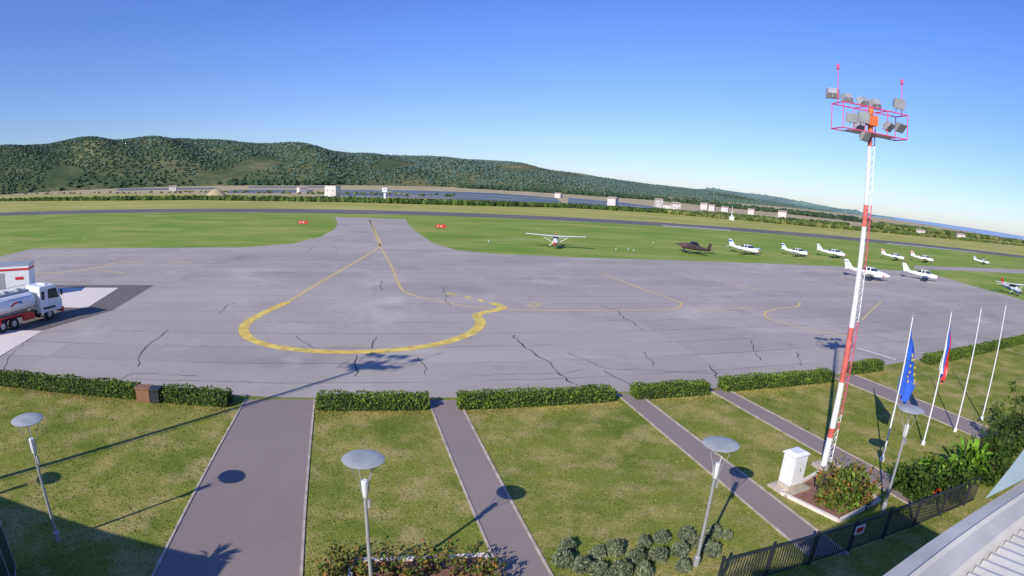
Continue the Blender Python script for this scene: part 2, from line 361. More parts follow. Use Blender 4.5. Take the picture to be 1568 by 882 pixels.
# ---------------------------------------------------------------- floodlight masts
def mast(bx,by,top):
    b=MB(); b.T=Matrix.Translation((bx,by,0))
    bands=[(0,.10,'white'),(.10,.13,'mred'),(.13,.27,'white'),(.27,.43,'mred'),(.43,.71,'white'),(.71,.77,'mred'),(.77,.93,'white'),(.93,1,'mred')]
    for a,c,k in bands:
        b.tube((0,0,a*top),(0,0,c*top),.15-.06*a,k,.15-.06*c,n=12)
    e1=U*.25+V*.12; e2=e1+U*.36
    n=int(top/.36)
    for i in range(n):
        z0=i*.36; z1=z0+.36; f=(z0/top); k=[kk for a,c,kk in bands if a<=f<=c][0]; k='pink' if k=='mred' else 'white'
        if int(z0/2.2)%3==1: k='pink'
        sh=1-.35*f
        for e in (e1,e2): b.tube(tuple(e*sh+Vector((0,0,z0))),tuple(e*sh+Vector((0,0,z1))),.022,k,n=5)
        b.tube(tuple(e1*sh+Vector((0,0,z0))),tuple(e2*sh+Vector((0,0,z0))),.014,k,n=4)
        b.tube(tuple(e1*sh+Vector((0,0,z0))),tuple(e2*sh+Vector((0,0,z1))),.01,k,n=4)
        if i%5==0: b.tube((0,0,z0),tuple(e1*sh+Vector((0,0,z0))),.02,k,n=4)
    hw=1.75
    b.T=Matrix.Translation((bx,by,top))@Matrix.Rotation(ROW-rad(12),4,'Z')
    for z in (-.55,.5):
        for y in (-.45,.45): b.tube((-hw,y,z),(hw,y,z),.028,'pink',n=6)
        for x in (-hw,-.6,.6,hw): b.tube((x,-.45,z),(x,.45,z),.025,'pink',n=6)
    for x in (-hw,-.6,.6,hw):
        for y in (-.45,.45): b.tube((x,y,-.55),(x,y,.5),.022,'pink',n=6)
    b.box((0,0,-.55),(2.4,.8,.04),'grey')
    b.box((0,-.1,0),(.42,.36,.42),'orange'); b.tube((0,0,-.7),(0,0,.6),.12,'orange')
    for x in (-hw,hw):
        b.tube((x,0,.5),(x,0,2.1),.022,'pink',n=6); b.lathe((x,0,1.9),[(.03,0),(.07,.05),(.07,.2),(.02,.26)],'pink',8)
    def flood(x,y,z,rz,tilt,s=1):
        T0=b.T; b.T=T0@Matrix.Translation((x,y,z))@Matrix.Rotation(rz,4,'Z')@Matrix.Rotation(tilt,4,'X')
        w=.28*s; h=.2*s
        b.loft([[(-w*.6,.2*s,-h*.6),(w*.6,.2*s,-h*.6),(w*.6,.2*s,h*.6),(-w*.6,.2*s,h*.6)],[(-w,-.02,-h),(w,-.02,-h),(w,-.02,h),(-w,-.02,h)],[(-w,-.07,-h),(w,-.07,-h),(w,-.07,h),(-w,-.07,h)]],'grey')
        b.box((0,-.08,0),(w*1.8,.01,h*1.8),'lamp'); b.tube((0,.15,0),(0,.15,-.3*s),.02,'grey',n=5)
        b.T=T0
    for a in ((-1.7,.5,.95,2.6,.5,1.1),(-1.0,.4,.85,2.9,.6,1),(-.15,.45,.85,3.3,.6,1),(.55,.45,.85,3.0,.5,1.1),(1.35,-.3,.95,.1,.15,1.15),(-1.35,-.5,-.1,-.3,.3,.95),(-.75,-.5,.0,.1,.1,1.1),(-.55,-.4,-.75,.4,.5,1),(.75,-.4,-.15,.5,.8,1.1),(1.3,-.5,-.1,.3,.7,1.05),(-.3,.45,-.2,3.2,.5,.9)): flood(*a)
    b.T=Matrix.Translation((bx,by,0)); b.box((0.15,0,.08),(1.1,.9,.16),'kerb',rz=ROW)
    b.done('floodlight_mast')
mb_=W(1260,716); mtop=HT(mb_,1328,185); mast(mb_[0],mb_[1],mtop)
hs=W(580,557); hs1=W(1280,527); dx,dy=hs1[0]-mb_[0],hs1[1]-mb_[1]
mast(hs[0]-dx,hs[1]-dy,mtop)
SAZ=math.atan2(dx,dy); SEL=math.atan2(mtop,math.hypot(dx,dy))
# ---------------------------------------------------------------- flags
def pole(bp,tp,kind=None):
    q=W(*bp); h=HT(q,*tp); b=MB(); b.T=Matrix.Translation((q[0],q[1],0))
    b.lathe((0,0,0),[(.12,0),(.12,.2),(.05,.22),(.03,h)],'white',10); b.lathe((0,0,h),[(.03,0),(.06,.04),(.05,.1),(.01,.13)],'grey',8)
    if kind:
        rows=30; cols=18; L=3.5 if kind=='eu' else 3.0; vs=[]; top=h-.2
        for j in range(rows+1):
            t=j/rows; wd=.10+(1.3 if kind=='eu' else .65)*min(1,t*1.3)**.8*(1-.5*max(0,t-.7)*3)
            for i in range(cols+1):
                s=i/cols; x=.05+s*wd; y=.15*math.sin(s*13+t*2.6)*(.3+.7*t)+.05*math.sin(t*9+s*4)
                z=top-t*L-s*1.0*(1-t*.35)+.05*math.sin(s*9+t*7); v=U*x+V*y; vs.append((v.x,v.y,z))
        for i in range(cols):
            k='euf'
            if kind!='eu': k='white' if i<2 else('blue' if i<8 else 'red')
            b.add(vs,[(j*(cols+1)+i,j*(cols+1)+i+1,(j+1)*(cols+1)+i+1,(j+1)*(cols+1)+i) for j in range(rows)],k)
        if kind=='eu':
            for a in range(12):
                t=.55+.2*math.sin(a*math.pi/6); s=.55+.3*math.cos(a*math.pi/6)
                i=int(s*cols); j=int(t*rows); p=Vector(vs[j*(cols+1)+i])-V*.07
                pts=[]
                for c in range(10):
                    rr=.10 if c%2==0 else .045; an=c*math.pi/5+math.pi/2; vv=p+U*(rr*math.cos(an))+Vector((0,0,rr*math.sin(an))); pts.append(tuple(vv))
                b.add(pts,[tuple(range(10))],'star')
    b.done({'eu':'european_union_flag','si':'slovenian_flag'}.get(kind,'flagpole'),smooth=True)
pole((1350,706),(1400,486),'eu'); pole((1413,681),(1444,476),'si'); pole((1462,661),(1500,472)); pole((1503,643),(1539,467))
# ---------------------------------------------------------------- shrubs
def blob_pts(c,r,h,n,inner=.55):
    o=[]
    while len(o)<n:
        v=np.array([random.gauss(0,1) for _ in range(3)]); v/=np.linalg.norm(v); v[2]=abs(v[2]); k=random.uniform(inner,1)**.5*(1+.22*mn.noise(Vector((v[0]*2.5+c[0]*9,v[1]*2.5,v[2]*2.5))))
        o.append((c[0]+v[0]*r*k,c[1]+v[1]*r*k,c[2]+.03+v[2]*h*k))
    return o
def core(b,c,r,h):
    b.lathe((c[0],c[1],c[2]),[(r*.5,0),(r*.72,h*.3),(r*.6,h*.6),(r*.25,h*.8),(.01,h*.84)],'core',10)
b=MB()
bl=[(862,852,.42),(890,862,.42),(915,868,.4),(915,842,.36),(950,870,.4),(940,836,.36),(972,850,.4),(985,826,.34),(1008,846,.4),(1012,818,.32),(1040,838,.38),(1050,815,.32),(1072,828,.34),(1092,810,.32),(1088,838,.34),(1112,814,.28),(1045,862,.36),(985,870,.4),(868,832,.3)]
for x,y,r in bl:
    c=(*W(x,y+10),0); r*=random.uniform(.7,1.0); core(b,c,r,r*1.3); b.leaves(blob_pts(c,r,r*1.4,800,.45),.055,'lav',.9,2.8)
b.done('lavender_bushes')
bd=[W(541,860),W(744,852),W(775,905),W(530,915)]
b=MB()
for i in range(4): kerb(b,bd[i],bd[(i+1)%4],.14,.12,'conc')
b.add([(p[0],p[1],.03) for p in bd],[(0,1,2,3)],'soil'); b.done('flower_bed_kerb')
for i,(x,y,r) in enumerate(((528,858,.45),(556,868,.36),(598,862,.45),(632,874,.36),(656,858,.42),(704,864,.48),(738,868,.42),(510,878,.42),(752,884,.42))):
    c=(*W(x,y+14),0); b=MB()
    for _ in range(14):
        a=random.uniform(0,6.28); e=(c[0]+math.cos(a)*r*.9,c[1]+math.sin(a)*r*.9,r*random.uniform(1.0,2.0)); b.tube((c[0],c[1],0),e,.014,'bark',.005,n=4)
        b.leaves([(e[0]+random.gauss(0,.07),e[1]+random.gauss(0,.07),e[2]+random.gauss(0,.07)) for _ in range(9)],.09,'rose',.6,1.5)
    b.leaves(blob_pts(c,r,r*1.5,130,.1),.09,'rose',.6,1.5); b.done('rose_bush')
bd=[W(1196,757),W(1284,800),W(1346,768),W(1258,722)]
b=MB()
for i in range(4): kerb(b,bd[i],bd[(i+1)%4],.14,.14,'conc')
b.add([(p[0],p[1],.03) for p in bd],[(0,1,2,3)],'soil'); b.done('planting_bed_kerb')
for x,y,r in ((1264,762,.6),(1290,768,.85),(1312,762,.7),(1288,750,.7)):
    c=(*W(x,y+8),0); b=MB()
    for _ in range(16):
        a=random.uniform(0,6.28); e=(c[0]+math.cos(a)*r*.9,c[1]+math.sin(a)*r*.9,r*random.uniform(1.2,2.2)); b.tube((c[0],c[1],0),e,.018,'bark',.006,n=4)
        b.leaves([(e[0]+random.gauss(0,.1),e[1]+random.gauss(0,.1),e[2]+random.gauss(0,.12)) for _ in range(12)],.12,'rose',.5,1.8)
    b.leaves(blob_pts(c,r,r*1.8,480,.1),.12,'rose' if x!=1290 else 'hedge',.5,1.8); b.done('garden_shrub')
def broad(c,r,h,n):
    b=MB()
    for _ in range(n):
        a=random.uniform(0,6.28); L=r*random.uniform(.5,1.1); w=random.uniform(.08,.2); hh=h*random.uniform(.4,1.05); d=Vector((math.cos(a),math.sin(a),0)); s=Vector((-d.y,d.x,0)); Lr=[]
        o=Vector(c)+d*random.uniform(0,.3*r)+Vector((random.uniform(-.4,.4),random.uniform(-.4,.4),0)); N_=7
        for i in range(N_+1):
            t=i/N_; p=o+d*L*t+Vector((0,0,hh*(1.9*t-1.25*t*t)+.2)); ww=w*(math.sin(math.pi*min(1,.08+t*.92))**.7)
            Lr+= [tuple(p+s*ww+Vector((0,0,.05))),tuple(p),tuple(p-s*ww+Vector((0,0,.05)))]
        fs=[]
        for i in range(N_): fs+=[(3*i,3*i+1,3*i+4,3*i+3),(3*i+1,3*i+2,3*i+5,3*i+4)]
        b.add(Lr,fs,'ban'); b.tube(tuple(Vector((o.x,o.y,0))),tuple(o+Vector((0,0,.25))),.03,'bark',n=5)
    b.done('banana_plant')
for x,y,r,h in ((1440,745,1.0,1.7),(1478,736,1.2,2.3)): broad((*W(x,y),0),r,h,38)
for x,y,r in ((1535,690,1.3),(1562,680,1.6),(1405,762,.75),(1522,722,1.1),(1380,748,.55),(1455,762,.8),(1502,735,.9),(1424,742,.6)):
    c=(*W(x,y),0); b=MB(); core(b,c,r*.7,r*1.1)
    for _ in range(16):
        a=random.uniform(0,6.28); e=(c[0]+math.cos(a)*r*.9,c[1]+math.sin(a)*r*.9,r*random.uniform(1.1,2.0)); b.tube((c[0],c[1],0),e,.03,'bark',.01,n=5)
        b.leaves([(e[0]+random.gauss(0,.16),e[1]+random.gauss(0,.16),e[2]+random.gauss(0,.16)) for _ in range(22)],.13,'dhedge',.3,1.7)
    b.leaves(blob_pts(c,r,r*1.6,1200,.15),.12,'dhedge',.3,1.6); b.done('laurel_shrub')
b=MB(); c=(*W(1432,766),0); 
for _ in range(12): 
    b.lathe((c[0]+random.uniform(-.3,.3),c[1]+random.uniform(-.2,.2),.35),[(.01,0),(.06,.04),(.04,.08)],'red',6)
b.leaves(blob_pts(c,.5,.4,300,.1),.1,'hedge'); b.done('red_flowers')
# cabinet
b=MB(); q=W(1215,752); b.T=Matrix.Translation((q[0],q[1],0))@Matrix.Rotation(ROW+rad(8),4,'Z')
b.box((0,.3,.06),(1.5,1.2,.12),'kerb'); b.box((0,.3,.22),(.85,.72,.2),'kerb')
b.box((0,.3,.98),(.8,.68,1.3),'white'); b.box((0,.3,1.66),(.9,.78,.07),'white'); b.loft([[(-.45,-.09,1.695),(.45,-.09,1.695),(.45,.69,1.695),(-.45,.69,1.695)],[(-.3,.05,1.78),(.3,.05,1.78),(.3,.55,1.78),(-.3,.55,1.78)]],'white')
b.box((0,-.046,.95),(.7,.012,1.1),'white'); b.box((0,-.054,.95),(.012,.006,1.1),'grey'); b.box((.06,-.056,1.0),(.03,.02,.15),'dk')
b.done('electrical_cabinet',bevel=.012)
# ---------------------------------------------------------------- fence
b=MB(); A=Vector((*W(1095,905),0)); B=Vector((*W(1490,768),0)); L=(B-A).length; d=(B-A).normalized(); n=int(L/.12)
for i in range(n+1):
    p=A+d*(L*i/n)
    if i%16==0: b.box((p.x,p.y,.68),(.08,.08,1.36),'dk',rz=math.atan2(d.y,d.x))
    else: b.box((p.x,p.y,.65),(.025,.025,1.1),'dk')
for z in (.12,1.2): b.box(((A.x+B.x)/2,(A.y+B.y)/2,z),(L,.05,.05),'dk',rz=math.atan2(d.y,d.x))
p=A+d*(L*.42); b.box((p.x,p.y-.05,.9),(.5,.03,.35),'white',rz=math.atan2(d.y,d.x)); b.box((p.x,p.y-.07,.9),(.35,.01,.2),'red',rz=math.atan2(d.y,d.x))
b.done('metal_fence')
# ---------------------------------------------------------------- terminal building
b=MB(); zr=9.0
edge=[W(*p,zr) for p in ((1325,895),(1380,855),(1430,820),(1488,782),(1540,750),(1580,724),(1680,670))]
out=smooth_line(edge,6); n=len(out)
def offs(pts,o):
    r=[]
    for i,p in enumerate(pts):
        a=Vector(pts[max(i-1,0)]); c=Vector(pts[min(i+1,len(pts)-1)]); d=(c-a).normalized(); r.append((p[0]+d.y*o,p[1]-d.x*o))
    return r
prof=[(0,-.35),(0,-.05),(.03,.0),(.18,.02),(.2,.045),(.24,.02),(.42,0),(.45,-.06),(.47,-.18)]
rows=[[(x,y,zr+z) for x,y in offs(out,o)] for o,z in prof]
vs=[p for r in rows for p in r]; b.add(vs,[(j*n+i,j*n+i+1,(j+1)*n+i+1,(j+1)*n+i) for j in range(len(rows)-1) for i in range(n-1)],'gutter')
inner=offs(out,.47); far=offs(out,4.2)
L_=np.linspace(0,n-1,110)
def interp(a,t):
    i=min(int(t),len(a)-2); f=t-i; return (a[i][0]*(1-f)+a[i+1][0]*f,a[i][1]*(1-f)+a[i+1][1]*f)
top=[];bot=[];
for j,t in enumerate(L_):
    p=interp(inner,t); q=interp(far,t); z=.06 if (j//2)%2 else 0.0
    top.append((p[0],p[1],zr-.16+z)); bot.append((q[0],q[1],zr+.25+z))
k=len(top); b.add(top+bot,[(i,i+1,k+i+1,k+i) for i in range(k-1)],'metalroof')
wl=offs(out,.3); wv=[(p[0],p[1],0) for p in wl]+[(p[0],p[1],zr-.3) for p in wl]
b.add(wv,[(i,i+1,n+i+1,n+i) for i in range(n-1)],'build')
e=wl[-1]; s_=wl[0]
b.add([(s_[0],s_[1],0),(s_[0]+.8,-12,0),(e[0]+1,-12,0),(e[0],e[1],0),(s_[0],s_[1],zr-.3),(s_[0]+.8,-12,zr-.3),(e[0]+1,-12,zr-.3),(e[0],e[1],zr-.3)],[(0,1,5,4),(1,2,6,5),(2,3,7,6)],'build')
c0=W(1510,758,zr+.1); c1=W(1640,690,zr+.1); c2=W(1640,585,zr+.1); 
b.add([(c0[0],c0[1],zr+.06),(c1[0],c1[1],zr+.06),(c2[0],c2[1],zr+.1)],[(0,1,2)],'canopy')
# unseen block behind the camera, added and sized for the lower-right garden shadow
b.box((14,-7.9,6.0),(33,9,12.0),'build'); b.box((14,-7.9,12.1),(33.4,9.4,.2),'metalroof')
b.box((-22,0,2.9),(16,9,5.8),'build'); b.box((-22,0,5.9),(16.6,9.6,.2),'metalroof')  # unseen left wing, added to cast the lower-left shadow
for i in range(5): b.box((-28+i*2.6,4.52,1.6),(1.4,.06,1.5),'glass')
for i in range(10): b.box((0+i*3,-3.37,10.4),(1.8,.06,1.4),'glass')
b.done('terminal_building')
b=MB(); q=W(22,905); b.T=Matrix.Translation((q[0],q[1],0))@Matrix.Rotation(rad(-50),4,'Z')
b.box((0,0,.9),(2.4,.05,1.6),'glass')
for x in (-1.2,0,1.2): b.box((x,0,.9),(.07,.1,1.8),'grey')
for z in (.1,1.75): b.box((0,0,z),(2.4,.09,.07),'grey')
b.done('glass_screen')
b=MB(); c=Vector((-12.6,7.6,0)); b.tube(tuple(c),(c.x,c.y,4.0),.06,'bark',.04)  # unseen leaf rosette on a stem, added to throw a leafy shadow
for _ in range(34):
    a=random.uniform(0,6.28); e=random.uniform(-.3,1.2); d=Vector((math.cos(a)*math.cos(e),math.sin(a)*math.cos(e),math.sin(e))); s=d.cross(Vector((0,0,1))).normalized()*.05; o=Vector((c.x,c.y,4.0))
    b.add([tuple(o+s*.4),tuple(o+d*.4+s*1.4),tuple(o+d*.8-Vector((0,0,.15))),tuple(o+d*.4-s*1.4),tuple(o-s*.4)],[(0,1,2,3,4)],'ban')
b.done('leaf_shadow_caster')
# ---------------------------------------------------------------- fuel truck
def wheel(b,x,y,r=.5,w=.3):
    n=16
    b.loft([[(x+rr*math.cos(2*math.pi*i/n),y+o,r+rr*math.sin(2*math.pi*i/n)) for i in range(n)] for rr,o in ((r*.9,-w/2),(r,-w/2+.04),(r,w/2-.04),(r*.9,w/2))],'rub')
    for o in (-w/2-.01,w/2+.01): b.loft([[(x+rr*math.cos(2*math.pi*i/n),y+o+oo,r+rr*math.sin(2*math.pi*i/n)) for i in range(n)] for rr,oo in ((r*.5,0),(r*.3,.01 if o>0 else -.01))],'grey')
def truck():
    f=Vector(W(80,489)); r=Vector(W(8,509)); d=(f-r).normalized(); th=math.atan2(d.y,d.x); o=f+Vector((-d.y,d.x))*1.0
    b=MB(); b.T=Matrix.Translation((o.x,o.y,0.03))@Matrix.Rotation(th,4,'Z')
    b.box((-3.0,0,.85),(8.2,.9,.25),'dk')
    for x in (0,-3.9,-5.1):
        for y in (-1.0,1.0): wheel(b,x-.3,y)
    pr=[(-1.25,.75),(1.15,.75),(1.2,1.45),(1.05,1.75),(.75,2.75),(.5,2.95),(-1.2,2.95),(-1.25,2.8)]
    b.loft([[(x,y,z) for x,z in pr] for y in (-1.2,1.2)],'white')
    b.box((1.02,0,2.2),(.05,2.1,.95),'glass',ry=-.29)
    for y in (-1.21,1.21):
        b.add([(-.35,y,1.85),(.85,y,1.8),(.6,y,2.65),(-.35,y,2.65)],[(0,1,2,3)],'glass'); b.box((-.3,y,1.3),(.02,.015,1.1),'dk'); b.box((-.9,y,2.2),(.35,.015,.7),'glass')
        b.box((1.1,y*1.12,2.2),(.1,.22,.5),'dk'); b.box((-.3,y*.93,1.1),(1.3,.35,.16),'dk')
    b.box((1.2,0,.7),(.25,2.4,.42),'red'); b.box((1.2,0,1.25),(.06,1.7,.3),'dk')
    for y in (-.85,.85): b.box((1.33,y,.72),(.04,.35,.18),'lamp')
    b.box((-.1,0,3.0),(.4,1.3,.1),'white')
    R=[]
    for x,s in ((-6.9,.6),(-6.75,.93),(-6.5,1),(-2.0,1),(-1.75,.93),(-1.6,.6)):
        R.append([(x,1.2*s*math.cos(2*math.pi*i/20),1.95+.82*s*math.sin(2*math.pi*i/20)) for i in range(20)])
    b.loft(R,'white')
    b.box((-4.2,0,2.8),(4.6,.9,.12),'grey')
    for x in (-5.6,-4.2,-2.8): b.lathe((x,0,2.85),[(.3,0),(.3,.15),(.1,.2)],'grey',12)
    for x in (-6.3,-2.2): b.tube((x,-.45,2.8),(x,-.45,3.3),.02,'grey'); 
    b.tube((-6.3,-.45,3.3),(-2.2,-.45,3.3),.02,'grey')
    for a in range(8):
        t0=a/8; x=-4.3+t0*1.2; b.box((x,-1.215,1.95+.2*math.sin(t0*3)),(.18,.02,.13),'red' if a<5 else 'blue',ry=-.3)
    b.box((-2.6,-1.05,.8),(1.1,.5,.55),'red'); b.box((-4.4,-1.15,1.12),(4.2,.25,.1),'red')
    b.box((-6.9,-.6,1.1),(.3,1.1,.7),'red'); b.box((-6.9,0,.7),(.15,2.3,.2),'red'); b.box((-5.9,-1.0,.85),(.7,.4,.4),'red')
    b.done('fuel_tanker_truck',bevel=.03)
truck()
b=MB(); q=W(14,462); b.T=Matrix.Translation((q[0]-1.2,q[1]+2,0.03))@Matrix.Rotation(ROW+.3,4,'Z')
b.box((0,0,1.9),(4.5,2.4,3.0),'white'); b.box((0,0,3.45),(4.6,2.5,.12),'grey'); b.box((0,-1.21,3.0),(4.5,.02,.22),'red'); b.box((2.26,0,3.0),(.02,2.4,.22),'red'); b.box((0,0,.3),(4.3,2.2,.4),'dk'); b.box((-1.1,-1.215,1.9),(.9,.02,1.6),'grey'); b.box((1.1,-1.215,2.1),(1.0,.02,.3),'red')
b.done('fuel_station_container',bevel=.03)
# ---------------------------------------------------------------- aircraft
def ell(x,zc,hw,hh,n=14): return [(x,hw*math.copysign(abs(math.cos(2*math.pi*i/n))**.8,math.cos(2*math.pi*i/n)),zc+hh*math.copysign(abs(math.sin(2*math.pi*i/n))**.8,math.sin(2*math.pi*i/n))) for i in range(n)]
def wing(b,x0,z0,span,cr,ct,sweep,dih,k,tk=.13,y0=0.0,tip=None):
    pf=[(0,0),(.08,.45),(.3,.55),(.7,.3),(1,0),(.7,-.15),(.3,-.3),(.08,-.3)]
    for sgn in (-1,1):
        for a,c,kk in ((0,.88,k),(.88,1,tip or k)):
            R=[]
            for s in (a,c):
                ch=cr+(ct-cr)*s; y=sgn*(y0+(span/2-y0)*s)
                R.append([(x0-sweep*s-u*ch,y,z0+dih*s+v*tk*ch) for u,v in pf])
            b.loft(R,kk)
def prop(b,x,z,y=0,r=.95):
    R=[[(x+dx,y+rr*math.cos(2*math.pi*i/8),z+rr*math.sin(2*math.pi*i/8)) for i in range(8)] for dx,rr in ((0,.15),(.15,.12),(.3,.02))]
    b.loft(R,'red'); 
    b.box((x+.06,y,z),(.03,.13,2*r),'dk',rx=random.uniform(.3,1.3))
def aircraft(px,az,kind='low',body='white',acc='red',s=1.0,fin=None):
    q=W(*px); b=MB(); b.T=Matrix.Translation((q[0],q[1],.03))@Matrix.Rotation(rad(90-az),4,'Z')@Matrix.Scale(s,4)
    fin=fin or acc
    if kind=='high':
        F_=[(2.2,1.15,.3,.3),(2.0,1.15,.45,.42),(1.1,1.2,.52,.5),(.8,1.3,.55,.55),(-1.2,1.35,.55,.6),(-2.2,1.35,.4,.42),(-5.2,1.45,.08,.16)]
        b.loft([ell(*f) for f in F_],body); b.loft([ell(x,z-.14,hw*1.01,hh*.72) for x,z,hw,hh in F_],acc)
        b.loft([[(.95,-.5,1.55),(.95,.5,1.55),(.35,.48,2.12),(.35,-.48,2.12)],[(-1.6,-.5,1.55),(-1.6,.5,1.55),(-1.1,.45,2.12),(-1.1,-.45,2.12)]],'glass')
        wing(b,.55,2.2,11,1.6,1.15,.1,.18,body,.12,0,None)
        for sg in (-1,1): b.tube((.1,sg*.5,1.0),(0,sg*2.6,2.2),.04,body); b.tube((.0,sg*.4,.9),(-.1,sg*1.25,.3),.05,body); wheel(b,-.1,sg*1.25,.2,.14)
        wheel(b,1.8,0,.18,.12); b.tube((1.8,0,.2),(1.75,0,1.0),.04,'grey')
        wing(b,-4.4,1.5,3.3,.95,.6,.2,0,body,.08)
        b.loft([[(-4.0,-.04,1.55),(-4.0,.04,1.55),(-5.3,.04,1.55),(-5.3,-.04,1.55)],[(-4.95,-.03,2.75),(-4.95,.03,2.75),(-5.5,.03,2.75),(-5.5,-.03,2.75)]],fin)
        b.loft([[(-2.5,-.03,1.7),(-2.5,.03,1.7),(-4.2,.03,1.6),(-4.2,-.03,1.6)],[(-4.1,-.03,1.95),(-4.1,.03,1.95),(-4.25,.03,1.95),(-4.25,-.03,1.95)]],body)
        prop(b,2.2,1.15)
    elif kind=='tail':
        F_=[(2.3,1.5,.4,.4),(2.1,1.5,.55,.55),(1.0,1.45,.58,.6),(-.5,1.3,.55,.6),(-2,1.0,.4,.45),(-4.9,.6,.1,.18)]
        b.loft([ell(*f) for f in F_],body); b.loft([ell(.5,1.95,.25,.1),ell(0,2.1,.36,.28),(ell(-1.2,2.0,.36,.3)),ell(-2.0,1.5,.2,.1)],'glass')
        wing(b,1.0,1.0,9.5,2.0,1.3,.2,.4,body,.13)
        for sg in (-1,1): b.tube((.9,sg*1.0,1.0),(1.2,sg*1.1,.35),.07,body); wheel(b,1.2,sg*1.1,.33,.16)
        wheel(b,-4.6,0,.12,.08); wing(b,-4.0,.8,3.4,.9,.6,.15,0,body,.08)
        b.loft([[(-3.9,-.04,.8),(-3.9,.04,.8),(-5.1,.04,.7),(-5.1,-.04,.7)],[(-4.6,-.03,2.1),(-4.6,.03,2.1),(-5.2,.03,2.0),(-5.2,-.03,2.0)]],body)
        prop(b,2.3,1.5,0,1.1)
    else:
        tw=kind=='twin'
        F_=[(3.2,.95,.05,.06),(2.9,.95,.28,.24),(2.0,1.05,.48,.42),(.9,1.1,.56,.5)] if tw else [(2.35,1.0,.2,.2),(2.2,1.0,.4,.36),(1.4,1.02,.5,.44),(.9,1.05,.54,.48)]
        F_+= [(-1.6,1.15,.52,.5),(-2.6,1.2,.36,.36),(-5.0,1.3,.07,.14)]
        b.loft([ell(*f) for f in F_],body); b.loft([ell(x,z-.02,hw*1.015,hh*.16) for x,z,hw,hh in F_],acc)
        b.loft([[(.95,-.42,1.45),(.95,.42,1.45),(.95,.4,1.5),(.95,-.4,1.5)],[(.35,-.48,1.45),(.35,.48,1.45),(.3,.38,1.93),(.3,-.38,1.93)],[(-1.5,-.48,1.45),(-1.5,.48,1.45),(-1.3,.38,1.93),(-1.3,-.38,1.93)],[(-2.4,-.3,1.4),(-2.4,.3,1.4),(-2.3,.2,1.5),(-2.3,-.2,1.5)]],'glass')
        b.loft([[(.32,-.4,1.925),(.32,.4,1.925),(.25,.3,2.0),(.25,-.3,2.0)],[(-1.35,-.4,1.925),(-1.35,.4,1.925),(-1.3,.3,2.0),(-1.3,-.3,2.0)]],body)
        for x in (-.35,-1.05): b.loft([[(x,-.49,1.45),(x,.49,1.45),(x,.395,1.94),(x,-.395,1.94)],[(x-.13,-.49,1.45),(x-.13,.49,1.45),(x-.13,.395,1.94),(x-.13,-.395,1.94)]],body)
        wing(b,.7,.72,11 if tw else 10,1.7,1.15,.25,.55,body,.14,0,acc if acc!='white' else None)
        wing(b,-4.2,1.35,3.8,.9,.6,.2,0,body,.08)
        b.loft([[(-3.5,-.05,1.4),(-3.5,.05,1.4),(-5.0,.05,1.35),(-5.0,-.05,1.35)],[(-4.7,-.03,2.75),(-4.7,.03,2.75),(-5.4,.03,2.75),(-5.4,-.03,2.75)]],body)
        b.loft([[(-4.35,-.055,2.2),(-4.35,.055,2.2),(-5.3,.055,2.2),(-5.3,-.055,2.2)],[(-4.66,-.04,2.6),(-4.66,.04,2.6),(-5.38,.04,2.6),(-5.38,-.04,2.6)]],fin)
        for sg in (-1,1):
            b.tube((-.2,sg*1.6,.75),(-.2,sg*1.6,.25),.05,'grey'); wheel(b,-.2,sg*1.6,.24,.15)
            if tw:
                T0=b.T; b.T=T0@Matrix.Translation((0,sg*1.75,0)); b.loft([ell(2.0,.98,.22,.22),ell(1.8,.98,.38,.32),ell(.6,.92,.4,.32),(ell(-1.0,.85,.15,.12))],body); prop(b,2.0,.98,0,.95); b.T=T0
        wheel(b,1.8,0,.2,.13); b.tube((1.8,0,.2),(1.8,0,.8),.045,'grey')
        if not tw: prop(b,2.35,1.0)
    b.done('light_aircraft',smooth=True)
aircraft((850,380),186,'high','white','red')
aircraft((1058,388),250,'tail','olive','olive',1.0)
aircraft((1147,390),140,'low','white','blue',1.0,'blue')
aircraft((1224,393),138,'low','white','blue',.9,'blue')
aircraft((1280,395),136,'low','white','white',1.0,'grey')
aircraft((1373,399),135,'low','white','blue',.9,'red')
aircraft((1418,402),136,'low','white','red',.95,'red')
aircraft((1507,405),140,'low','white','blue',.8,'blue')
aircraft((1335,428),131,'twin','white','dk',1.05,'grey')
aircraft((1418,430),133,'low','white','blue',1.0,'white')
aircraft((1552,452),190,'high','white','blue',.95,'red')
for px in ((464,345),(675,351)):
    b=MB(); q=W(*px); b.T=Matrix.Translation((q[0],q[1],0))@Matrix.Rotation(.1,4,'Z')
    b.box((0,0,.75),(2.4,.15,.7),'red'); b.box((-.7,-.085,.75),(.22,.02,.3),'white'); b.box((.1,-.085,.75),(.35,.02,.22),'white')
    for x in (-.8,.8): b.box((x,0,.2),(.1,.1,.4),'dk')
    b.done('taxiway_sign',bevel=.02)
b=MB()
for px in ((748,372),(943,384),(962,384),(970,386),(1000,374),(15,372),(130,366)):
    q=W(*px); b.tube((q[0],q[1],0),(q[0],q[1],.3),.05,'grey'); b.lathe((q[0],q[1],.3),[(.09,0),(.11,.1),(.04,.16)],'white',8)
b.done('airfield_edge_lights')
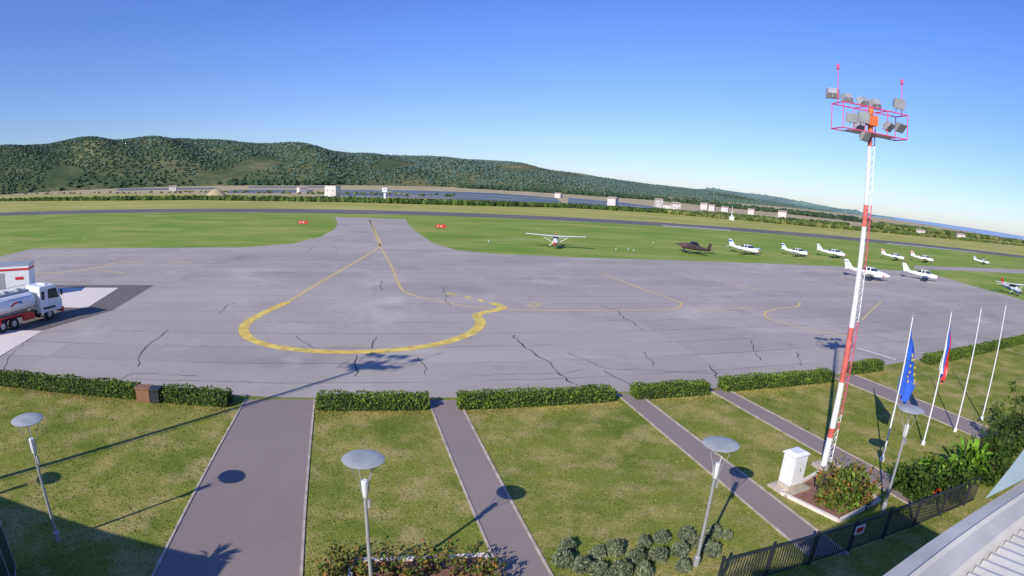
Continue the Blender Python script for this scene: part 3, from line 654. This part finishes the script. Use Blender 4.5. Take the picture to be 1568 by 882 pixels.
# ---------------------------------------------------------------- saltpans, sea
poly('saltpan_ground',PW([(-300,312),(0,300),(520,302),(870,312),(1100,327),(1300,345),(1500,362)])+[pol(52,2600),pol(40,3500),pol(20,2400),pol(0,1500),pol(-30,1300),pol(-60,1500),pol(-72,900)],.05,'salt')
b=MB()
for qd in ([(515,291),(640,292),(760,296),(850,303),(862,312),(700,305),(515,300)],[(352,291),(480,291),(478,295),(350,296)],[(870,303),(960,311),(1010,318),(1000,322),(870,311)],[(20,292),(90,290),(90,293),(20,295)],[(180,289),(330,287.5),(330,290),(180,292)],[(1040,322),(1100,326),(1200,336),(1190,338),(1040,325)],[(380,286),(500,285.5),(500,287.5),(380,288)]):
    b.add([(*W(*p),.1) for p in qd],[tuple(range(len(qd)))],'water')
b.done('saltpan_water')
b=MB()
for l_,w in (([(515,294),(640,296),(760,300),(850,306)],9),([(350,293),(480,293)],6),([(560,291),(590,293),(640,301),(700,303)],7),([(870,307),(1000,319)],8),([(180,290.4),(330,289)],9),([(620,299),(700,301),(800,307)],6)): strip(b,rough(PW(l_),8,.8),w,.14,'salt',.3)
b.done('saltpan_dykes')
poly('sea',[pol(31,3800),pol(38,2500),pol(44,1750),pol(50,1500),pol(56,1300),pol(75,1200),pol(80,38000),pol(60,38000),pol(45,38000),pol(29,38000)],.3,'sea')
# ---------------------------------------------------------------- hills + forest
def ico(s):
    bm=bmesh.new(); bmesh.ops.create_icosphere(bm,subdivisions=s,radius=1); a=np.array([v.co[:] for v in bm.verts]); f=np.array([[v.index for v in f.verts] for f in bm.faces]); bm.free(); return a,f
IV,IF=ico(2); JV,JF=ico(1)
def clumps(name,C,R,k,zs=1.0,IVv=IV,IFf=IF,smooth=False,jit=.3):
    C=np.asarray(C); n=len(C); R=np.asarray(R)
    V_=IVv[None]*R[:,None,None]*(1+rng.uniform(-jit,jit,(n,len(IVv),1))); V_[:,:,2]*=zs; V_=V_+C[:,None,:]
    Fc=(IFf[None]+np.arange(n)[:,None,None]*len(IVv)).reshape(-1,3)
    me=bpy.data.meshes.new(name); me.from_pydata(V_.reshape(-1,3).tolist(),[],Fc.tolist())
    if isinstance(k,str): me.materials.append(M[k])
    else:
        for kk in k[0]: me.materials.append(M[kk])
        me.polygons.foreach_set('material_index',np.repeat(np.array(k[1],dtype=np.int32),len(IFf)))
    if smooth: me.polygons.foreach_set('use_smooth',[True]*len(me.polygons))
    o=bpy.data.objects.new(name,me); bpy.context.scene.collection.objects.link(o); return o
ridge=[(-420,237),(-200,224),(0,222),(60,220),(100,218),(150,216),(200,214),(240,212),(275,210),(310,212),(350,215),(400,219),(450,223),(500,229),(540,235),(600,236),(650,238),(700,242),(730,244),(800,253),(870,263),(940,273),(1000,282),(1050,287),(1100,294),(1150,302),(1200,310),(1250,320),(1300,330),(1335,338)]
RX=[p[0] for p in ridge]; RY=[p[1] for p in ridge]
def Dr(x): return float(np.interp(x,[-420,0,500,800,1100,1340],[1500,1350,1400,1800,2600,3600]))
def hz(x,t):
    y=float(np.interp(x,RX,RY)); az,el=AE(x,y); D1=Dr(x); D0=float(np.interp(x,[-420,0,500,800,1100,1340],[950,860,900,1150,1800,3000]))
    Hh=H+D1*math.tan(el)-4*(D1/1400); D=D0+(D1-D0)*t
    if t<=1: h=Hh*(math.sin(t*math.pi/2))**.85*(1-.10*math.sin(t*math.pi)*math.sin(x*.02+2*t)-.08*math.sin(t*math.pi)*math.sin(x*.057+5*t))
    else: h=Hh*(1-(t-1)*.8)
    return D*math.sin(az),D*math.cos(az),h-1.0*(t<.01),D
xs=np.arange(-420,1341,8); ts=np.linspace(0,1.5,26)
vs=[hz(x,t)[:3] for x in xs for t in ts]; nt=len(ts)
b=MB(); b.add(vs,[(i*nt+j,(i+1)*nt+j,(i+1)*nt+j+1,i*nt+j+1) for i in range(len(xs)-1) for j in range(nt-1)],'hill'); b.done('hills',smooth=True)
C=[];R=[];K=[]
while len(C)<28000:
    x=random.uniform(-300,1335); t=random.uniform(0,1)**.8*1.04
    nz=mn.noise(Vector((x*.011,t*3.2,1.7)))
    if nz>.43 and t<.8: continue
    X,Y,Z,D=hz(x,t); r=.0028*D*random.uniform(.5,1.2); C.append((X,Y,Z+r*.1)); R.append(r)
    K.append(1 if random.random()<np.interp(x+t*250,[200,1000],[.1,1]) else 0)  # share of clumps with painted haze grows with distance
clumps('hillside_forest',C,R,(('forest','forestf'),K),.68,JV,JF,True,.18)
fr=[(1060,290),(1090,288),(1130,294),(1180,301),(1230,309),(1265,317),(1290,321),(1310,322),(1325,329),(1345,336),(1375,342)]
b=MB(); vs=[]; xs=np.arange(1060,1376,7)
def fz(x,t):
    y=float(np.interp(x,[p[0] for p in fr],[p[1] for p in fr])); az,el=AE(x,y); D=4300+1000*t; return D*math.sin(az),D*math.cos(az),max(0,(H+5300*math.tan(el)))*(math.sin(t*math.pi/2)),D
for x in xs:
    for t in np.linspace(0,1,8): vs.append(fz(x,t)[:3])
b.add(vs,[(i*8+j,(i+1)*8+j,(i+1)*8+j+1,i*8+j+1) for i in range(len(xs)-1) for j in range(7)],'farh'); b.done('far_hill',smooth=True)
C=[];R=[]
for _ in range(1500):
    x=random.uniform(1065,1370); t=random.uniform(0,1)
    if mn.noise(Vector((x*.02,t*3,4)))>.1: continue
    X,Y,Z,D=fz(x,t); r=random.uniform(8,14); C.append((X,Y,Z)); R.append(r)
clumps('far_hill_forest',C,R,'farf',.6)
def belt(name,line,n,r,k,spread=10,zs=.9,iv=IV,jf=IF):
    C=[];R=[]
    for _ in range(n):
        px=random.uniform(line[0][0],line[-1][0]); py=float(np.interp(px,[p[0] for p in line],[p[1] for p in line])); q=W(px,py); d=math.hypot(*q); s=random.uniform(-spread,spread); rr=r*random.uniform(.4,1.35)
        C.append((q[0]*(1+s/d),q[1]*(1+s/d),rr*.5)); R.append(rr)
    clumps(name,C,R,k,zs,iv,jf)
belt('hill_foot_trees',[(-200,294),(0,288.5),(300,284),(600,283),(760,288)],1000,4.4,'forest',35,1.1)
belt('far_bushes',[(700,287),(860,296),(1000,306),(1200,326),(1330,341)],700,3.6,'forest',60,.8)
belt('hedgerow_bushes',[(-200,316),(0,308),(300,306),(520,309),(870,318),(1100,331),(1300,345)],3600,1.25,'hrow',4,1.0)
belt('field_edge_shrubs',[(1000,324),(1200,342),(1400,360),(1600,380)],1400,1.4,'bushl',16,.8)
belt('coast_trees',[(1330,347),(1450,359),(1600,376)],800,3.6,'bushl',40,.6)
belt('rusty_trees',[(120,289),(185,288)],14,3.2,'rust',18,1.2)
belt('saltpan_reeds',[(0,298),(330,294),(520,297),(700,300)],200,1.1,'bushl',25,.6)
# ---------------------------------------------------------------- distant buildings
def house(px,w,d,h,roof=True,rz=0):
    q=W(*px); b=MB(); b.T=Matrix.Translation((q[0],q[1],0))@Matrix.Rotation(-math.atan2(q[0],q[1])+rz,4,'Z')
    b.box((0,0,h/2),(w,d,h),'wall')
    if roof:
        b.loft([[(-w/2-.3,-d/2-.4,h),(-w/2-.3,0,h+d*.2),(-w/2-.3,d/2+.4,h)],[(w/2+.3,-d/2-.4,h),(w/2+.3,0,h+d*.2),(w/2+.3,d/2+.4,h)]],'roofr')
    else: b.box((0,0,h+.1),(w+.4,d+.4,.2),'kerb')
    n=max(1,int(w/3)); fl=max(1,int(h/3))
    for i in range(n):
        for f in range(fl): b.box((-w/2+(i+.5)*w/n,-d/2-.03,1.6+f*2.9),(.8,.06,1.1),'grey')
    b.box((w/2+.03,0,1.2),(.06,1,2.2),'brown'); b.done('white_house')
for a in (((509,304),7,6,7,False),((265,293),7,6,4,True),((462,296),6,5,4,True),((938,315),6,6,5,True),((1008,320),5,5,6.5,True),((1020,322),6,6,3.5,False),((1034,321),6,6,4.5,True),((1078,321),6,6,5,True),((1090,323),5,5,4.5,True),((1110,324),6,5,3.5,True),((1150,330),5,5,4.5,True),((1198,334),7,6,5,True),((855,303),6,5,4,True),((1265,333),10,8,4.5,True),((1410,359),8,6,3,True),((1470,365),9,7,3.5,True)): house(*a,rz=random.uniform(-.5,.5))
b=MB(); q=W(589,311); b.T=Matrix.Translation((q[0],q[1],0)); b.box((0,0,2.6),(.9,.9,5.2),'white'); b.box((0,0,6.2),(2.4,2.2,1.9),'white'); b.box((0,-1.12,6.4),(1.9,.05,.7),'grey'); b.tube((0,0,7.1),(0,0,9.0),.06,'grey'); b.done('observation_tower')
b=MB(); q=W(1120,337); b.T=Matrix.Translation((q[0],q[1],0)); b.box((0,0,1.0),(2.2,2.2,2.0),'white'); b.box((0,0,2.4),(.9,.9,.8),'white'); b.tube((0,0,2.8),(0,0,7.5),.22,'white',.12); b.box((0,0,5.6),(1.4,.3,.3),'red'); b.done('weather_tower')
b=MB(); q=W(331,300); b.T=Matrix.Translation((q[0],q[1],0)); b.lathe((0,0,0),[(8,0),(5.5,1.6),(3.2,3.6),(1.2,4.4),(.1,4.7)],'salt',14); b.done('sand_heap',smooth=True)
# ---------------------------------------------------------------- world, sun, camera
sc_=bpy.context.scene
w=bpy.data.worlds.new('World'); sc_.world=w; w.use_nodes=True; nt_=w.node_tree; bg=nt_.nodes['Background']; sky=nt_.nodes.new('ShaderNodeTexSky'); sky.sky_type='NISHITA'; sky.sun_disc=False
sky.sun_elevation=SEL; sky.sun_rotation=SAZ+math.pi; sky.air_density=1.0; sky.dust_density=.25; sky.ozone_density=3.0; sky.altitude=0
tc=nt_.nodes.new('ShaderNodeTexCoord'); sx=nt_.nodes.new('ShaderNodeSeparateXYZ'); nt_.links.new(tc.outputs['Generated'],sx.inputs[0])
cr_=nt_.nodes.new('ShaderNodeValToRGB'); nt_.links.new(sx.outputs['Z'],cr_.inputs[0])
cr_.color_ramp.elements[0].position=0; cr_.color_ramp.elements[0].color=(.62,.68,.90,1)
cr_.color_ramp.elements[1].position=.6; cr_.color_ramp.elements[1].color=(.38,.60,1.26,1)
e_=cr_.color_ramp.elements.new(.25); e_.color=(.54,.68,1.14,1)
mx=nt_.nodes.new('ShaderNodeMix'); mx.data_type='RGBA'; mx.blend_type='MULTIPLY'; mx.inputs[0].default_value=1
nt_.links.new(sky.outputs[0],mx.inputs[6]); nt_.links.new(cr_.outputs[0],mx.inputs[7])
nt_.links.new(mx.outputs[2],bg.inputs[0]); bg.inputs[1].default_value=.15
sd=bpy.data.lights.new('sun','SUN'); sd.energy=5.0; sd.angle=rad(.5); sd.color=(1,.94,.85); so=bpy.data.objects.new('sun',sd); sc_.collection.objects.link(so)
D_=Vector((math.sin(SAZ)*math.cos(SEL),math.cos(SAZ)*math.cos(SEL),-math.sin(SEL))); so.rotation_euler=D_.to_track_quat('-Z','Y').to_euler()
cd=bpy.data.cameras.new('camera'); co=bpy.data.objects.new('camera',cd); sc_.collection.objects.link(co); sc_.camera=co
cd.sensor_width=36; cd.lens=16.5; cd.clip_start=.05; cd.clip_end=80000
cd.type='PANO'
tgt=cd.cycles if hasattr(cd,'cycles') and hasattr(cd.cycles,'panorama_type') else cd
tgt.panorama_type='FISHEYE_LENS_POLYNOMIAL'
fm=F*36/1568.0
tgt.fisheye_fov=math.pi
tgt.fisheye_polynomial_k0=0; tgt.fisheye_polynomial_k1=-1/fm; tgt.fisheye_polynomial_k2=0; tgt.fisheye_polynomial_k3=0; tgt.fisheye_polynomial_k4=0
R_=Vector((1,0,0)); Up=Vector((0,math.sin(P),math.cos(P))); Fw=Vector((0,math.cos(P),-math.sin(P)))
cr=R_*math.cos(RO)+Up*math.sin(RO); cu=-R_*math.sin(RO)+Up*math.cos(RO)
mm=Matrix((cr,cu,-Fw)).transposed().to_4x4(); mm.translation=(0,0,H); co.matrix_world=mm
sc_.view_settings.view_transform='Standard'; sc_.view_settings.look='None'; sc_.view_settings.exposure=0
